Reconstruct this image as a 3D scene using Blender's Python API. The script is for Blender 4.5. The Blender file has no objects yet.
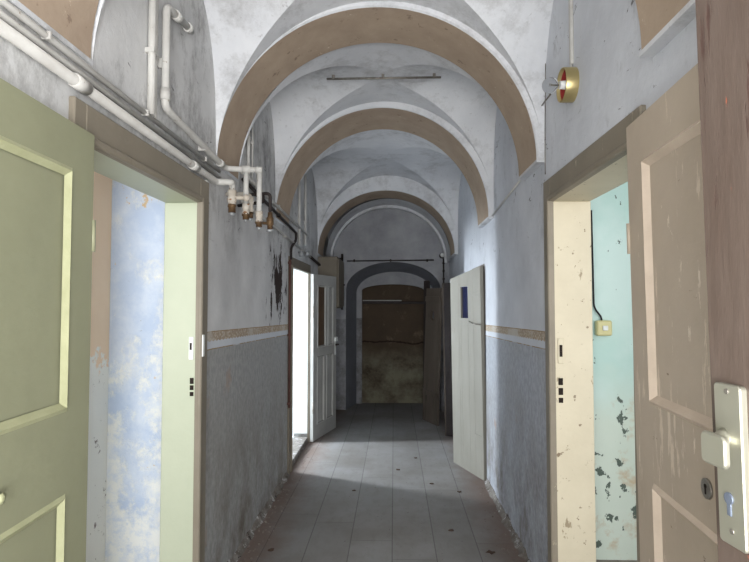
import bpy, math, random
from mathutils import Vector, Matrix, noise as mnoise
random.seed(7)
R = math.radians
PI = math.pi
scn = bpy.context.scene
col = scn.collection

# ------------------------------------------------------------ camera, world, daylight, exposure
cam_d = bpy.data.cameras.new('camera')
cam_d.sensor_width = 36.0
cam_d.lens = 550 / 749 * 36
cam_d.clip_start = 0.02
cam = bpy.data.objects.new('camera', cam_d)
col.objects.link(cam)
cam.location = (0, 0, 1.6)
cam.rotation_euler = (R(90 + 2.29), 0, R(2.03))
scn.camera = cam

world = bpy.data.worlds.new('overcast_sky')
scn.world = world
world.use_nodes = True
wn = world.node_tree.nodes
wn['Background'].inputs[0].default_value = (0.72, 0.79, 0.9, 1)
wn['Background'].inputs[1].default_value = 1.2

def area(name, loc, target, sx, sy, power, color=(1, 1, 1)):
    d = bpy.data.lights.new(name, 'AREA')
    d.shape = 'RECTANGLE'; d.size = sx; d.size_y = sy
    d.energy = power; d.color = color
    o = bpy.data.objects.new(name, d)
    col.objects.link(o)
    o.location = loc
    o.rotation_euler = (Vector(target) - Vector(loc)).to_track_quat('-Z', 'Y').to_euler()
    return o

area('daylight_entry', (0.0, -0.75, 1.55), (0.0, 1.9, 2.95), 1.15, 1.9, 150, (1.0, 0.995, 0.985))
area('daylight_left_room', (-2.35, -0.25, 1.7), (-1.7, 3.15, 1.5), 1.5, 1.6, 54, (0.97, 0.985, 1.0))
area('daylight_right_room', (2.1, 0.35, 1.7), (1.5, 3.5, 1.4), 1.4, 1.6, 46, (0.98, 0.99, 1.0))
area('daylight_far_room', (-2.95, 6.12, 1.6), (-0.97, 5.90, 0.8), 0.20, 0.9, 180, (0.84, 0.92, 1.0))

vs = scn.view_settings
vs.view_transform = 'Standard'
vs.look = 'None'
vs.exposure = 0.0
vs.gamma = 1.0
vs.use_curve_mapping = False

# ------------------------------------------------------------ helpers
def srgb(r, g, b):
    f = lambda c: (c / 255 / 12.92) if c / 255 <= 0.04045 else ((c / 255 + 0.055) / 1.055) ** 2.4
    return (f(r), f(g), f(b), 1)

class NT:
    def __init__(s, name):
        s.m = bpy.data.materials.new(name)
        s.m.use_nodes = True
        s.t = s.m.node_tree
        s.b = s.t.nodes['Principled BSDF']
        s.tc = s.t.nodes.new('ShaderNodeTexCoord')
        s.co = s.tc.outputs['Object']
    def n(s, ty, **kw):
        nd = s.t.nodes.new(ty)
        for k, v in kw.items(): setattr(nd, k, v)
        return nd
    def link(s, a, b): s.t.links.new(a, b)
    def math(s, op, a, b=None, clamp=False):
        nd = s.n('ShaderNodeMath', operation=op); nd.use_clamp = clamp
        for i, v in enumerate((a, b)):
            if v is None: continue
            if isinstance(v, (int, float)): nd.inputs[i].default_value = v
            else: s.link(v, nd.inputs[i])
        return nd.outputs[0]
    def mapped(s, scale=(1, 1, 1), loc=(0, 0, 0)):
        nd = s.n('ShaderNodeMapping')
        nd.inputs['Scale'].default_value = scale
        nd.inputs['Location'].default_value = loc
        s.link(s.co, nd.inputs[0])
        return nd.outputs[0]
    def noise(s, scale, detail=5, rough=0.6, stretch=(1, 1, 1), loc=(0, 0, 0), dist=0.0):
        nd = s.n('ShaderNodeTexNoise')
        nd.inputs['Scale'].default_value = scale
        nd.inputs['Detail'].default_value = detail
        nd.inputs['Roughness'].default_value = rough
        nd.inputs['Distortion'].default_value = dist
        s.link(s.mapped(stretch, loc), nd.inputs['Vector'])
        return nd.outputs['Fac']
    def ramp(s, v, lo, hi):          # smooth 0..1 between lo and hi
        nd = s.n('ShaderNodeMapRange'); nd.clamp = True
        s.link(v, nd.inputs[0])
        nd.inputs[1].default_value = lo; nd.inputs[2].default_value = hi
        return nd.outputs[0]
    def mix(s, f, a, b):
        nd = s.n('ShaderNodeMix', data_type='RGBA')
        if isinstance(f, (int, float)): nd.inputs[0].default_value = f
        else: s.link(f, nd.inputs[0])
        for i, v in ((6, a), (7, b)):
            if isinstance(v, tuple): nd.inputs[i].default_value = v
            else: s.link(v, nd.inputs[i])
        return nd.outputs[2]
    def finish(s, c, rough=0.8, metal=0.0, bump=None, bstr=0.3, bdist=0.01, spec=0.3):
        if isinstance(c, tuple): s.b.inputs['Base Color'].default_value = c
        else: s.link(c, s.b.inputs['Base Color'])
        s.b.inputs['Roughness'].default_value = rough
        s.b.inputs['Metallic'].default_value = metal
        s.b.inputs['Specular IOR Level'].default_value = spec
        if bump is not None:
            nd = s.n('ShaderNodeBump')
            nd.inputs['Strength'].default_value = bstr
            nd.inputs['Distance'].default_value = bdist
            s.link(bump, nd.inputs['Height'])
            s.link(nd.outputs[0], s.b.inputs['Normal'])
        return s.m
    def xyz(s):
        nd = s.n('ShaderNodeSeparateXYZ'); s.link(s.co, nd.inputs[0])
        return nd.outputs

def paint(name, c1, c2, scale=2.5, chips=(), rough=0.6, metal=0, stretch=(1, 1, 1), bstr=0.25, var=0.7, spec=0.3):
    """two close tones blended by noise; chips = (colour, scale, threshold, stretch)"""
    t = NT(name)
    c = t.mix(t.ramp(t.noise(scale, 6, 0.65, stretch), 0.5 - 0.5 * var * 0.5, 0.5 + 0.5 * var * 0.5), srgb(*c1), srgb(*c2))
    h = t.noise(scale * 9, 4, 0.6, stretch)
    for i, ch in enumerate(chips):
        cc, sc, th = ch[:3]; st = ch[3] if len(ch) > 3 else (1, 1, 1)
        k = t.ramp(t.noise(sc, 7, 0.7, st, (3.1 * i + 1, 5, 2)), th, th + 0.02)
        c = t.mix(k, c, srgb(*cc))
        h = t.math('SUBTRACT', h, k)
    return t.finish(c, rough, metal, h, bstr, 0.006, spec)

# ------------------------------------------------------------ materials
def plaster_vault():
    t = NT('whitewashed_plaster')
    c = t.mix(t.ramp(t.noise(1.3, 7, 0.65), 0.36, 0.68), srgb(216, 217, 219), srgb(194, 196, 200))
    m = t.ramp(t.noise(2.1, 10, 0.78, (1, 1, 1), (4, 2, 9)), 0.50, 0.70)
    c = t.mix(t.math('MULTIPLY', m, 0.6), c, srgb(112, 108, 104))
    f = t.ramp(t.noise(26, 5, 0.7), 0.63, 0.70)
    c = t.mix(t.math('MULTIPLY', f, 0.35), c, srgb(95, 90, 86))
    h = t.noise(5, 8, 0.6)
    return t.finish(c, 0.9, 0, h, 0.35, 0.02, 0.15)

def plaster_wall(name, left):
    t = NT(name)
    x, y, z = t.xyz()
    z = t.math('ADD', z, t.math('MULTIPLY', t.math('MAXIMUM', t.math('SUBTRACT', y, 3.0), 0.0), 0.021))   # the border drops slightly along the wall
    up = t.mix(t.ramp(t.noise(1.6, 7, 0.62), 0.35, 0.66), *((srgb(210, 210, 209), srgb(184, 184, 184)) if left else (srgb(210, 213, 218), srgb(188, 191, 197))))
    mould = t.ramp(t.noise(2.3, 10, 0.8, (1, 1, 0.6), (7, 1, 3)), 0.48 if left else 0.55, 0.70 if left else 0.85)
    hi = t.ramp(z, 1.7, 2.3)
    up = t.mix(t.math('MULTIPLY', t.math('MULTIPLY', mould, hi), 0.95), up, srgb(80, 76, 73))
    cr = t.ramp(t.noise(4, 8, 0.75, (1, 1, 2.2), (2, 8, 3), 1.4), 0.625, 0.645)
    up = t.mix(t.math('MULTIPLY', cr, t.math('MULTIPLY', hi, 0.85)), up, srgb(64, 60, 58))
    if left:   # peeled plaster beside the far left doorway
        my = t.math('SUBTRACT', 1, t.math('DIVIDE', t.math('ABSOLUTE', t.math('SUBTRACT', y, 4.72)), 0.50), True)
        mz = t.math('SUBTRACT', 1, t.math('DIVIDE', t.math('ABSOLUTE', t.math('SUBTRACT', z, 1.80)), 0.55), True)
        reg = t.math('MULTIPLY', my, mz)
        pl = t.math('ADD', t.noise(8, 6, 0.7, (1, 1, 0.45)), t.math('MULTIPLY', reg, 0.27))
        pl = t.math('MULTIPLY', t.ramp(pl, 0.64, 0.66), t.ramp(reg, 0.02, 0.06))
        up = t.mix(pl, up, srgb(52, 42, 38))
    # dado: rolled grey pattern
    d = t.mix(t.ramp(t.noise(30, 5, 0.65, (1, 1, 0.8)), 0.38, 0.62), *((srgb(146, 147, 146), srgb(166, 166, 164)) if left else (srgb(158, 162, 170), srgb(180, 184, 191))))
    d = t.mix(t.math('MULTIPLY', t.ramp(t.noise(1.7, 6, 0.6), 0.4, 0.65), 0.35), d, srgb(150, 148, 142))
    low = t.ramp(z, 1.15, 0.1)
    dirt = t.ramp(t.noise(3.2, 8, 0.75, (1, 1, 0.7), (1, 4, 4)), 0.42, 0.64)
    d = t.mix(t.math('MULTIPLY', t.math('MULTIPLY', dirt, low), 0.9), d, srgb(104, 94, 82))
    ru = t.ramp(t.noise(1.6, 5, 0.6, (1, 1.6, 1.6), (11, 3, 0.4)), 0.64, 0.74)
    d = t.mix(t.math('MULTIPLY', ru, 0.5), d, srgb(168, 132, 98))
    # border: pale strip, stencilled ornament with a scalloped lower edge, thin rule lines
    pale = t.mix(t.noise(6, 4), srgb(206, 210, 216), srgb(190, 195, 201))
    yy = t.math('MULTIPLY', y, 105.0)
    sc = t.math('MULTIPLY', t.math('ABSOLUTE', t.math('SINE', t.math('MULTIPLY', yy, 0.5))), 0.008)
    vo = t.n('ShaderNodeTexVoronoi'); vo.inputs['Scale'].default_value = 62
    t.link(t.co, vo.inputs['Vector'])
    orn = t.mix(t.ramp(vo.outputs['Distance'], 0.25, 0.55), srgb(198, 186, 168), srgb(160, 144, 126))
    orn = t.mix(t.ramp(t.noise(2.2, 5, 0.6, (1, 1, 1), (5, 5, 5)), 0.5, 0.62), orn, srgb(190, 184, 174))
    is_orn = t.math('GREATER_THAN', z, t.math('SUBTRACT', 1.397, sc))
    b = t.mix(is_orn, pale, orn)
    line = t.math('MAXIMUM', t.math('LESS_THAN', t.math('ABSOLUTE', t.math('SUBTRACT', z, 1.444)), 0.0035),
                  t.math('LESS_THAN', t.math('ABSOLUTE', t.math('SUBTRACT', z, 1.3475)), 0.003))
    wear = t.ramp(t.noise(7, 6, 0.7, (1, 1, 1), (9, 9, 1)), 0.34, 0.5)
    b = t.mix(t.math('MULTIPLY', line, wear), b, srgb(150, 128, 96))
    c = t.mix(t.math('GREATER_THAN', z, 1.446), t.mix(t.math('GREATER_THAN', z, 1.345), d, b), up)
    h = t.noise(6, 8, 0.65)
    return t.finish(c, 0.85, 0, h, 0.4, 0.015, 0.2)

def floor_boards():
    t = NT('grey_painted_boards')
    x, y, z = t.xyz()
    W = 0.28
    u = t.math('ADD', t.math('DIVIDE', x, W), 0.05 + 20)
    idx = t.math('FLOOR', u)
    fr = t.math('FRACT', u)
    gap = t.math('LESS_THAN', t.math('MINIMUM', fr, t.math('SUBTRACT', 1, fr)), 0.011)
    v = t.math('ADD', t.math('DIVIDE', y, 1.35), t.math('MULTIPLY', t.math('SINE', t.math('MULTIPLY', idx, 12.9)), 3.7))
    fv = t.math('FRACT', v)
    gap2 = t.math('LESS_THAN', t.math('MINIMUM', fv, t.math('SUBTRACT', 1, fv)), 0.0025)
    g = t.math('MAXIMUM', gap, t.math('MULTIPLY', gap2, 0.6))
    wn_ = t.n('ShaderNodeTexWhiteNoise', noise_dimensions='2D')
    cb = t.n('ShaderNodeCombineXYZ'); t.link(idx, cb.inputs[0]); t.link(t.math('FLOOR', v), cb.inputs[1])
    t.link(cb.outputs[0], wn_.inputs['Vector'])
    base = t.mix(wn_.outputs['Value'], srgb(130, 129, 127), srgb(139, 138, 136))
    base = t.mix(t.math('MULTIPLY', t.ramp(t.noise(1.2, 7, 0.65), 0.4, 0.66), 0.6), base, srgb(104, 97, 90))
    base = t.mix(t.math('MULTIPLY', t.ramp(t.noise(16, 6, 0.7, (1, 0.4, 1)), 0.5, 0.7), 0.3), base, srgb(104, 98, 92))
    sp = t.ramp(t.noise(34, 3, 0.6, (1, 1, 1), (3, 3, 3)), 0.70, 0.72)
    base = t.mix(sp, base, srgb(70, 60, 52))
    ed = t.math('ABSOLUTE', t.math('ADD', x, 0.07))      # reddish dirt swept to the wall foot
    dn = t.math('MULTIPLY', t.ramp(t.math('ADD', ed, t.math('MULTIPLY', t.noise(3, 7, 0.7), 0.5)), 0.85, 1.1), 0.8)
    base = t.mix(dn, base, srgb(112, 94, 84))
    c = t.mix(t.math('MULTIPLY', g, 0.5), base, srgb(48, 44, 42))
    h = t.math('SUBTRACT', t.noise(18, 5, 0.6), t.math('MULTIPLY', g, 1.5))
    return t.finish(c, 0.72, 0, h, 0.25, 0.006, 0.3)

def blue_peeling():
    t = NT('peeling_blue_limewash')
    x, y, z = t.xyz()
    c = t.mix(t.ramp(t.noise(3.0, 7, 0.7), 0.40, 0.62), srgb(190, 205, 226), srgb(216, 225, 236))
    side = t.math('MULTIPLY', t.ramp(x, -1.42, -1.18), 0.17)
    top = t.math('MULTIPLY', t.ramp(z, 1.3, 0.6), 0.10)
    k = t.ramp(t.math('ADD', t.math('ADD', t.noise(3.4, 9, 0.72, (1, 1, 0.8), (2, 2, 6)), side), top), 0.50, 0.585)
    k2 = t.ramp(t.noise(15, 9, 0.75, (1, 1, 1), (5, 5, 5)), 0.40, 0.56)
    c = t.mix(t.math('MULTIPLY', k, t.math('ADD', 0.35, t.math('MULTIPLY', k2, 0.65))), c, srgb(234, 236, 232))
    o = t.ramp(t.math('ADD', t.noise(7, 7, 0.7, (1, 1, 1), (8, 1, 1)), t.math('MULTIPLY', t.ramp(z, 2.05, 2.3), 0.12)), 0.67, 0.69)
    c = t.mix(o, c, srgb(210, 186, 150))
    d = t.ramp(t.noise(12, 8, 0.8, (1, 1, 1), (1, 7, 1)), 0.655, 0.67)
    c = t.mix(d, c, srgb(120, 112, 104))
    return t.finish(c, 0.9, 0, t.math('SUBTRACT', t.noise(10, 6), k), 0.4, 0.01, 0.15)

def peach_peeling():
    t = NT('peach_limewash')
    x, y, z = t.xyz()
    c = t.mix(t.noise(4, 6), srgb(244, 222, 194), srgb(230, 202, 170))
    k = t.ramp(t.math('ADD', z, t.math('MULTIPLY', t.noise(6, 7, 0.7), 0.8)), 1.72, 1.69)
    c = t.mix(k, c, srgb(236, 236, 228))
    d = t.ramp(t.noise(11, 8, 0.8, (1, 1, 1), (1, 7, 1)), 0.60, 0.64)
    c = t.mix(t.math('MULTIPLY', d, k), c, srgb(120, 108, 100))
    return t.finish(c, 0.9, 0, t.noise(12, 6), 0.3, 0.008, 0.15)

def teal_chipped():
    t = NT('chipped_mint_oil_paint')
    x, y, z = t.xyz()
    c = t.mix(t.ramp(t.noise(2.2, 6, 0.6), 0.4, 0.62), srgb(180, 208, 198), srgb(196, 216, 208))
    low = t.ramp(t.math('ADD', z, t.math('MULTIPLY', t.noise(2.2, 5), 0.7)), 1.5, 1.15)
    c = t.mix(t.math('MULTIPLY', low, 0.75), c, srgb(206, 212, 196))
    rust = t.ramp(t.noise(5, 7, 0.7, (1, 1, 1), (4, 4, 4)), 0.54, 0.66)
    c = t.mix(t.math('MULTIPLY', t.math('MULTIPLY', rust, low), 0.75), c, srgb(186, 160, 124))
    bias = t.math('MULTIPLY', low, 0.075)
    chip = t.ramp(t.math('ADD', t.noise(13, 5, 0.6, (1, 1, 0.8), (6, 0, 3)), bias), 0.675, 0.685)
    c = t.mix(chip, c, srgb(86, 98, 88))
    return t.finish(c, 0.55, 0, t.math('SUBTRACT', t.noise(16, 5), chip), 0.3, 0.006, 0.35)

def niche_plaster():
    t = NT('damp_bricked_up_plaster')
    x, y, z = t.xyz()
    zz = t.math('ADD', z, t.math('MULTIPLY', t.noise(2.5, 6, 0.6), 0.4))
    c = t.mix(t.ramp(zz, 0.80, 1.12), srgb(126, 122, 104), srgb(84, 72, 60))
    c = t.mix(t.ramp(t.noise(3, 7, 0.7), 0.42, 0.68), c, srgb(76, 66, 56))
    c = t.mix(t.math('MULTIPLY', t.ramp(t.noise(5, 7, 0.7, (1, 1, 1), (3, 8, 8)), 0.58, 0.72), 0.35), c, srgb(150, 136, 116))
    w = t.math('ABSOLUTE', t.math('SUBTRACT', z, t.math('ADD', 0.86, t.math('MULTIPLY', t.noise(2.0, 4), 0.22))))
    c = t.mix(t.math('LESS_THAN', w, 0.012), c, srgb(52, 42, 34))
    return t.finish(c, 0.9, 0, t.noise(7, 8), 0.6, 0.02, 0.1)

M = {}
M['vault'] = plaster_vault()
M['wall_l'] = plaster_wall('left_wall_paint', True)
M['wall_r'] = plaster_wall('right_wall_paint', False)
M['floor'] = floor_boards()
M['rib_brown'] = paint('brown_ochre_paint', (176, 158, 138), (160, 142, 124), 5, [((140, 122, 106), 14, 0.62), ((200, 184, 164), 24, 0.66)], 0.9)
M['blue'] = blue_peeling()
M['peach'] = peach_peeling()
M['teal'] = teal_chipped()
M['niche'] = niche_plaster()
M['white'] = paint('white_limewash', (226, 228, 230), (212, 214, 216), 3, (), 0.9)
def end_paint():
    t = NT('grey_end_wall_paint')  # darker grey than the side walls, darker again in the lower part
    x, y, z = t.xyz()
    up = t.mix(t.ramp(t.noise(1.8, 8, 0.7), 0.36, 0.66), srgb(168, 169, 172), srgb(140, 141, 145))
    lo = t.mix(t.ramp(t.noise(5, 9, 0.75), 0.42, 0.62), srgb(146, 147, 150), srgb(108, 106, 106))
    c = t.mix(t.math('GREATER_THAN', z, 1.36), lo, up)
    return t.finish(c, 0.9, 0, t.noise(5, 8, 0.6), 0.35, 0.02, 0.15)
M['end'] = end_paint()
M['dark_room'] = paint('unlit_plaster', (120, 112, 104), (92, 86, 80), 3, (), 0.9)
M['concrete'] = paint('worn_concrete', (150, 142, 132), (118, 110, 102), 3, [((90, 82, 74), 8, 0.62)], 0.9)
M['frame'] = paint('taupe_oil_paint', (132, 124, 110), (122, 114, 100), 3, [((176, 168, 152), 22, 0.735)], 0.5)
M['frame_r'] = paint('worn_taupe_oil_paint', (136, 127, 112), (124, 116, 102), 4, [((186, 176, 152), 14, 0.66, (1, 1, 0.3)), ((66, 56, 46), 22, 0.68)], 0.5)
M['lining_l'] = paint('pale_green_oil_paint', (178, 183, 161), (170, 176, 154), 2, [((120, 108, 84), 26, 0.76)], 0.4)
M['lining_r'] = paint('cream_oil_paint', (204, 194, 170), (192, 182, 158), 2.5, [((128, 112, 92), 22, 0.635), ((150, 136, 112), 9, 0.655, (1, 1, 0.4))], 0.5)
M['olive'] = paint('olive_oil_paint', (148, 149, 122), (139, 140, 114), 1.6, [((186, 184, 150), 30, 0.765)], 0.4)
M['olive_edge'] = paint('pale_olive_edge', (178, 179, 144), (162, 163, 128), 8, [((110, 104, 72), 22, 0.70)], 0.45)  # paler olive for the mouldings and knob
M['beige'] = paint('beige_flaking_paint', (186, 172, 154), (172, 158, 140), 2.2,
                   [((206, 192, 174), 14, 0.60, (1, 1, 0.14)), ((112, 92, 76), 15, 0.655, (0.5, 1, 1)), ((214, 202, 186), 30, 0.635, (1, 1, 0.2))], 0.5)
M['beige_edge'] = paint('pink_beige_moulding', (208, 192, 174), (190, 174, 156), 6, [((128, 106, 88), 24, 0.70)], 0.5)
M['brown_door'] = paint('worn_dark_varnish', (72, 58, 50), (98, 86, 78), 3.0,
                        [((150, 84, 62), 5, 0.63, (2.2, 2.2, 0.6)), ((72, 54, 48), 11, 0.585, (1, 1, 0.12)), ((196, 160, 124), 16, 0.70)], 0.45, spec=0.4, stretch=(1.6, 1.6, 0.3))
M['grey_door'] = paint('grey_white_door_paint', (164, 163, 158), (148, 147, 142), 4, [((130, 120, 108), 18, 0.70)], 0.5)
M['glazing_brown'] = paint('brown_stained_pane', (92, 72, 52), (70, 54, 40), 5, (), 0.35)
M['plank_light'] = paint('grey_beige_plank_paint', (140, 137, 127), (126, 123, 113), 2.5,
                         [((110, 102, 90), 12, 0.66, (1, 1, 0.15))], 0.6, stretch=(1, 1, 0.35))
M['plank_dark'] = paint('aged_dark_planks', (96, 86, 76), (78, 70, 62), 4, [((60, 52, 44), 10, 0.60, (1, 1, 0.12))], 0.7, stretch=(1, 1, 0.2))
M['blue_glass'] = paint('dark_blue_pane', (26, 32, 66), (18, 22, 48), 4, (), 0.2)
M['cabinet'] = paint('grey_brown_cabinet_paint', (120, 112, 98), (106, 98, 86), 3, (), 0.6)
M['pipe'] = paint('white_pipe_paint', (196, 195, 190), (176, 173, 168), 6, [((130, 116, 100), 18, 0.64)], 0.45)
M['pipe_dirty'] = paint('old_cream_pipe_paint', (196, 190, 180), (170, 160, 146), 10, [((132, 92, 58), 16, 0.60)], 0.5)
M['brass'] = paint('tarnished_brass', (118, 94, 66), (76, 58, 44), 18, [((74, 50, 34), 30, 0.58)], 0.5, 0.5)
M['cap'] = paint('grey_metal_cap', (180, 182, 184), (150, 152, 154), 10, (), 0.4, 0.5)
M['iron'] = paint('dark_iron', (52, 44, 42), (40, 34, 32), 12, (), 0.6)
M['rust_pipe'] = paint('red_brown_conduit', (92, 62, 54), (70, 48, 44), 10, (), 0.7)
M['cable'] = paint('black_cable', (30, 30, 32), (22, 22, 24), 6, (), 0.6)
M['plaster_bit'] = paint('plaster_crumbs', (150, 142, 134), (96, 84, 74), 14, (), 0.95)
M['skirt'] = paint('broken_plaster_edge', (138, 134, 128), (92, 84, 76), 9, [((170, 168, 166), 15, 0.56), ((58, 50, 46), 11, 0.62)], 0.95, bstr=0.6)
M['satin'] = paint('satin_champagne_metal', (178, 176, 162), (168, 166, 150), 2, (), 0.4, 0.75, bstr=0.02)
M['gold'] = paint('brass_rim', (196, 180, 132), (180, 164, 116), 2, (), 0.35, 0.7, bstr=0.02)
M['red'] = paint('red_lamp_backing', (150, 52, 50), (126, 42, 42), 5, (), 0.5)
M['porcelain'] = paint('white_porcelain', (232, 232, 230), (222, 222, 220), 3, (), 0.3)
M['bakelite'] = paint('yellowed_plastic', (206, 198, 146), (196, 188, 136), 4, (), 0.4)
M['steel'] = paint('dull_steel', (150, 146, 138), (110, 104, 96), 16, [((84, 60, 44), 22, 0.60)], 0.4, 0.6)
M['white_enamel'] = paint('white_enamel', (226, 228, 224), (210, 212, 208), 6, (), 0.35)
M['hole'] = paint('lock_hollow', (44, 34, 28), (30, 24, 20), 20, (), 0.9)
M['keyhole'] = paint('key_cylinder_face', (104, 112, 126), (92, 100, 112), 10, (), 0.35, 0.3)
M['leaf'] = paint('dry_leaf_brown', (86, 68, 56), (66, 54, 46), 20, (), 0.9)
def glass():
    t = NT('clear_bulb_glass')
    t.b.inputs['Base Color'].default_value = (0.95, 0.96, 0.97, 1)
    t.b.inputs['Roughness'].default_value = 0.02
    t.b.inputs['Transmission Weight'].default_value = 1.0
    t.b.inputs['IOR'].default_value = 1.05
    return t.m
M['glass'] = glass()

# ------------------------------------------------------------ mesh building
class MB:
    def __init__(s): s.v = []; s.f = []; s.mi = []; s.sm = []
    def add(s, vs_, fs, mi=0, smooth=False):
        o = len(s.v); s.v += [tuple(p) for p in vs_]
        for f in fs: s.f.append([i + o for i in f]); s.mi.append(mi); s.sm.append(smooth)
        return s
    def box(s, x0, x1, y0, y1, z0, z1, mi=0, c=0.0):
        x0, x1 = sorted((x0, x1)); y0, y1 = sorted((y0, y1)); z0, z1 = sorted((z0, z1))
        if c <= 0:
            p = [(x, y, z) for x in (x0, x1) for y in (y0, y1) for z in (z0, z1)]
            return s.add(p, [(0, 1, 3, 2), (4, 6, 7, 5), (0, 4, 5, 1), (2, 3, 7, 6), (0, 2, 6, 4), (1, 5, 7, 3)], mi)
        c = min(c, (x1 - x0) * .45, (y1 - y0) * .45, (z1 - z0) * .45)
        import itertools
        lo, hi = (x0, y0, z0), (x1, y1, z1)
        P = {}; vs_ = []
        for sx, sy, sz in itertools.product((0, 1), repeat=3):
            for ax in range(3):
                q = []
                for a, sg in enumerate((sx, sy, sz)):
                    w = (hi if sg else lo)[a]
                    if a != ax: w += -c if sg else c
                    q.append(w)
                P[(sx, sy, sz, ax)] = len(vs_); vs_.append(tuple(q))
        fs = []
        for ax in range(3):
            b_, c_ = [a for a in range(3) if a != ax]
            for sg in (0, 1):
                ring = []
                for u, w in ((0, 0), (1, 0), (1, 1), (0, 1)):
                    k = [0, 0, 0]; k[ax] = sg; k[b_] = u; k[c_] = w
                    ring.append(P[(*k, ax)])
                fs.append(ring)
        for ax in range(3):
            b_, c_ = [a for a in range(3) if a != ax]
            for u in (0, 1):
                for w in (0, 1):
                    k0 = [0, 0, 0]; k0[b_] = u; k0[c_] = w; k0[ax] = 0
                    k1 = list(k0); k1[ax] = 1
                    fs.append([P[(*k0, b_)], P[(*k1, b_)], P[(*k1, c_)], P[(*k0, c_)]])
        for sx, sy, sz in itertools.product((0, 1), repeat=3):
            fs.append([P[(sx, sy, sz, 0)], P[(sx, sy, sz, 1)], P[(sx, sy, sz, 2)]])
        return s.add(vs_, fs, mi)
    def quad(s, a, b, c, d, mi=0): return s.add([a, b, c, d], [(0, 1, 2, 3)], mi)
    def cyl(s, p0, p1, r0, r1=None, n=16, mi=0, caps=True, smooth=True):
        return s.rings([p0, p1], [r0, r0 if r1 is None else r1], n, mi, caps, smooth)
    def rings(s, pts, rad, n=14, mi=0, caps=True, smooth=True):
        pts = [Vector(p) for p in pts]
        vs_ = []; fs = []; prev = None
        for i, p in enumerate(pts):
            a = pts[max(i - 1, 0)]; b = pts[min(i + 1, len(pts) - 1)]
            if (b - a).length < 1e-9: t = prev_t
            else: t = (b - a).normalized()
            prev_t = t
            if prev is None:
                u = t.cross(Vector((0, 0, 1)))
                if u.length < 1e-3: u = t.cross(Vector((1, 0, 0)))
                u.normalize()
            else:
                u = prev - t * prev.dot(t); u.normalize()
            prev = u; w = t.cross(u)
            r = rad[i] if isinstance(rad, (list, tuple)) else rad
            for k in range(n):
                an = 2 * PI * k / n
                vs_.append(p + u * (math.cos(an) * r) + w * (math.sin(an) * r))
        for i in range(len(pts) - 1):
            for k in range(n):
                k2 = (k + 1) % n
                fs.append((i * n + k, i * n + k2, (i + 1) * n + k2, (i + 1) * n + k))
        s.add(vs_, fs, mi, smooth)
        if caps:
            o = len(s.v) - len(vs_)
            s.f.append([o + k for k in range(n)][::-1]); s.mi.append(mi); s.sm.append(False)
            s.f.append([o + (len(pts) - 1) * n + k for k in range(n)]); s.mi.append(mi); s.sm.append(False)
        return s
    def turn(s, o, prof, n=40, mi=0):
        """solid of revolution about an axis along -x from o; prof = (distance from wall, radius)"""
        V = [(o[0] - d, o[1] + r * math.cos(2 * PI * k / n), o[2] + r * math.sin(2 * PI * k / n)) for d, r in prof for k in range(n)]
        F = [(i * n + k, i * n + (k + 1) % n, (i + 1) * n + (k + 1) % n, (i + 1) * n + k) for i in range(len(prof) - 1) for k in range(n)]
        return s.add(V, F, mi, True)
    def tube(s, pts, r, bend=0.0, n=12, mi=0):
        """round pipe along a polyline, corners rounded to radius bend"""
        pts = [Vector(p) for p in pts]
        out = [pts[0]]
        for i in range(1, len(pts) - 1):
            a, b, c = pts[i - 1], pts[i], pts[i + 1]
            d0 = (a - b); d1 = (c - b)
            L = min(bend, d0.length * .45, d1.length * .45)
            if L <= 0: out.append(b); continue
            p0 = b + d0.normalized() * L; p2 = b + d1.normalized() * L
            for k in range(7):
                t = k / 6
                out.append(p0 * (1 - t) ** 2 + b * 2 * t * (1 - t) + p2 * t * t)
        out.append(pts[-1])
        return s.rings(out, r, n, mi)
    def sphere(s, c, r, sx=1, sy=1, sz=1, nu=18, nv=12, mi=0):
        vs_ = []; fs = []
        for j in range(nv + 1):
            ph = PI * j / nv
            for i in range(nu):
                th = 2 * PI * i / nu
                vs_.append((c[0] + r * sx * math.sin(ph) * math.cos(th), c[1] + r * sy * math.sin(ph) * math.sin(th), c[2] + r * sz * math.cos(ph)))
        for j in range(nv):
            for i in range(nu):
                i2 = (i + 1) % nu
                fs.append((j * nu + i, (j + 1) * nu + i, (j + 1) * nu + i2, j * nu + i2))
        return s.add(vs_, fs, mi, True)
    def build(s, name, mats, parent=None, inv=None):
        me = bpy.data.meshes.new(name)
        vv = [inv @ Vector(p) for p in s.v] if inv is not None else s.v
        me.from_pydata([tuple(p) for p in vv], [], s.f)
        if not isinstance(mats, (list, tuple)): mats = [mats]
        for m in mats: me.materials.append(m)
        for p, mi, sm in zip(me.polygons, s.mi, s.sm): p.material_index = mi; p.use_smooth = sm
        me.update()
        import bmesh
        bm = bmesh.new(); bm.from_mesh(me)
        bmesh.ops.recalc_face_normals(bm, faces=bm.faces)
        bm.to_mesh(me); bm.free()
        o = bpy.data.objects.new(name, me)
        col.objects.link(o)
        if parent is not None: o.parent = parent
        return o

def tag(o, label=None, cat=None, group=None, kind=None):
    if label: o['label'] = label
    if cat: o['category'] = cat
    if group: o['group'] = group
    if kind: o['kind'] = kind
    return o

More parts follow.
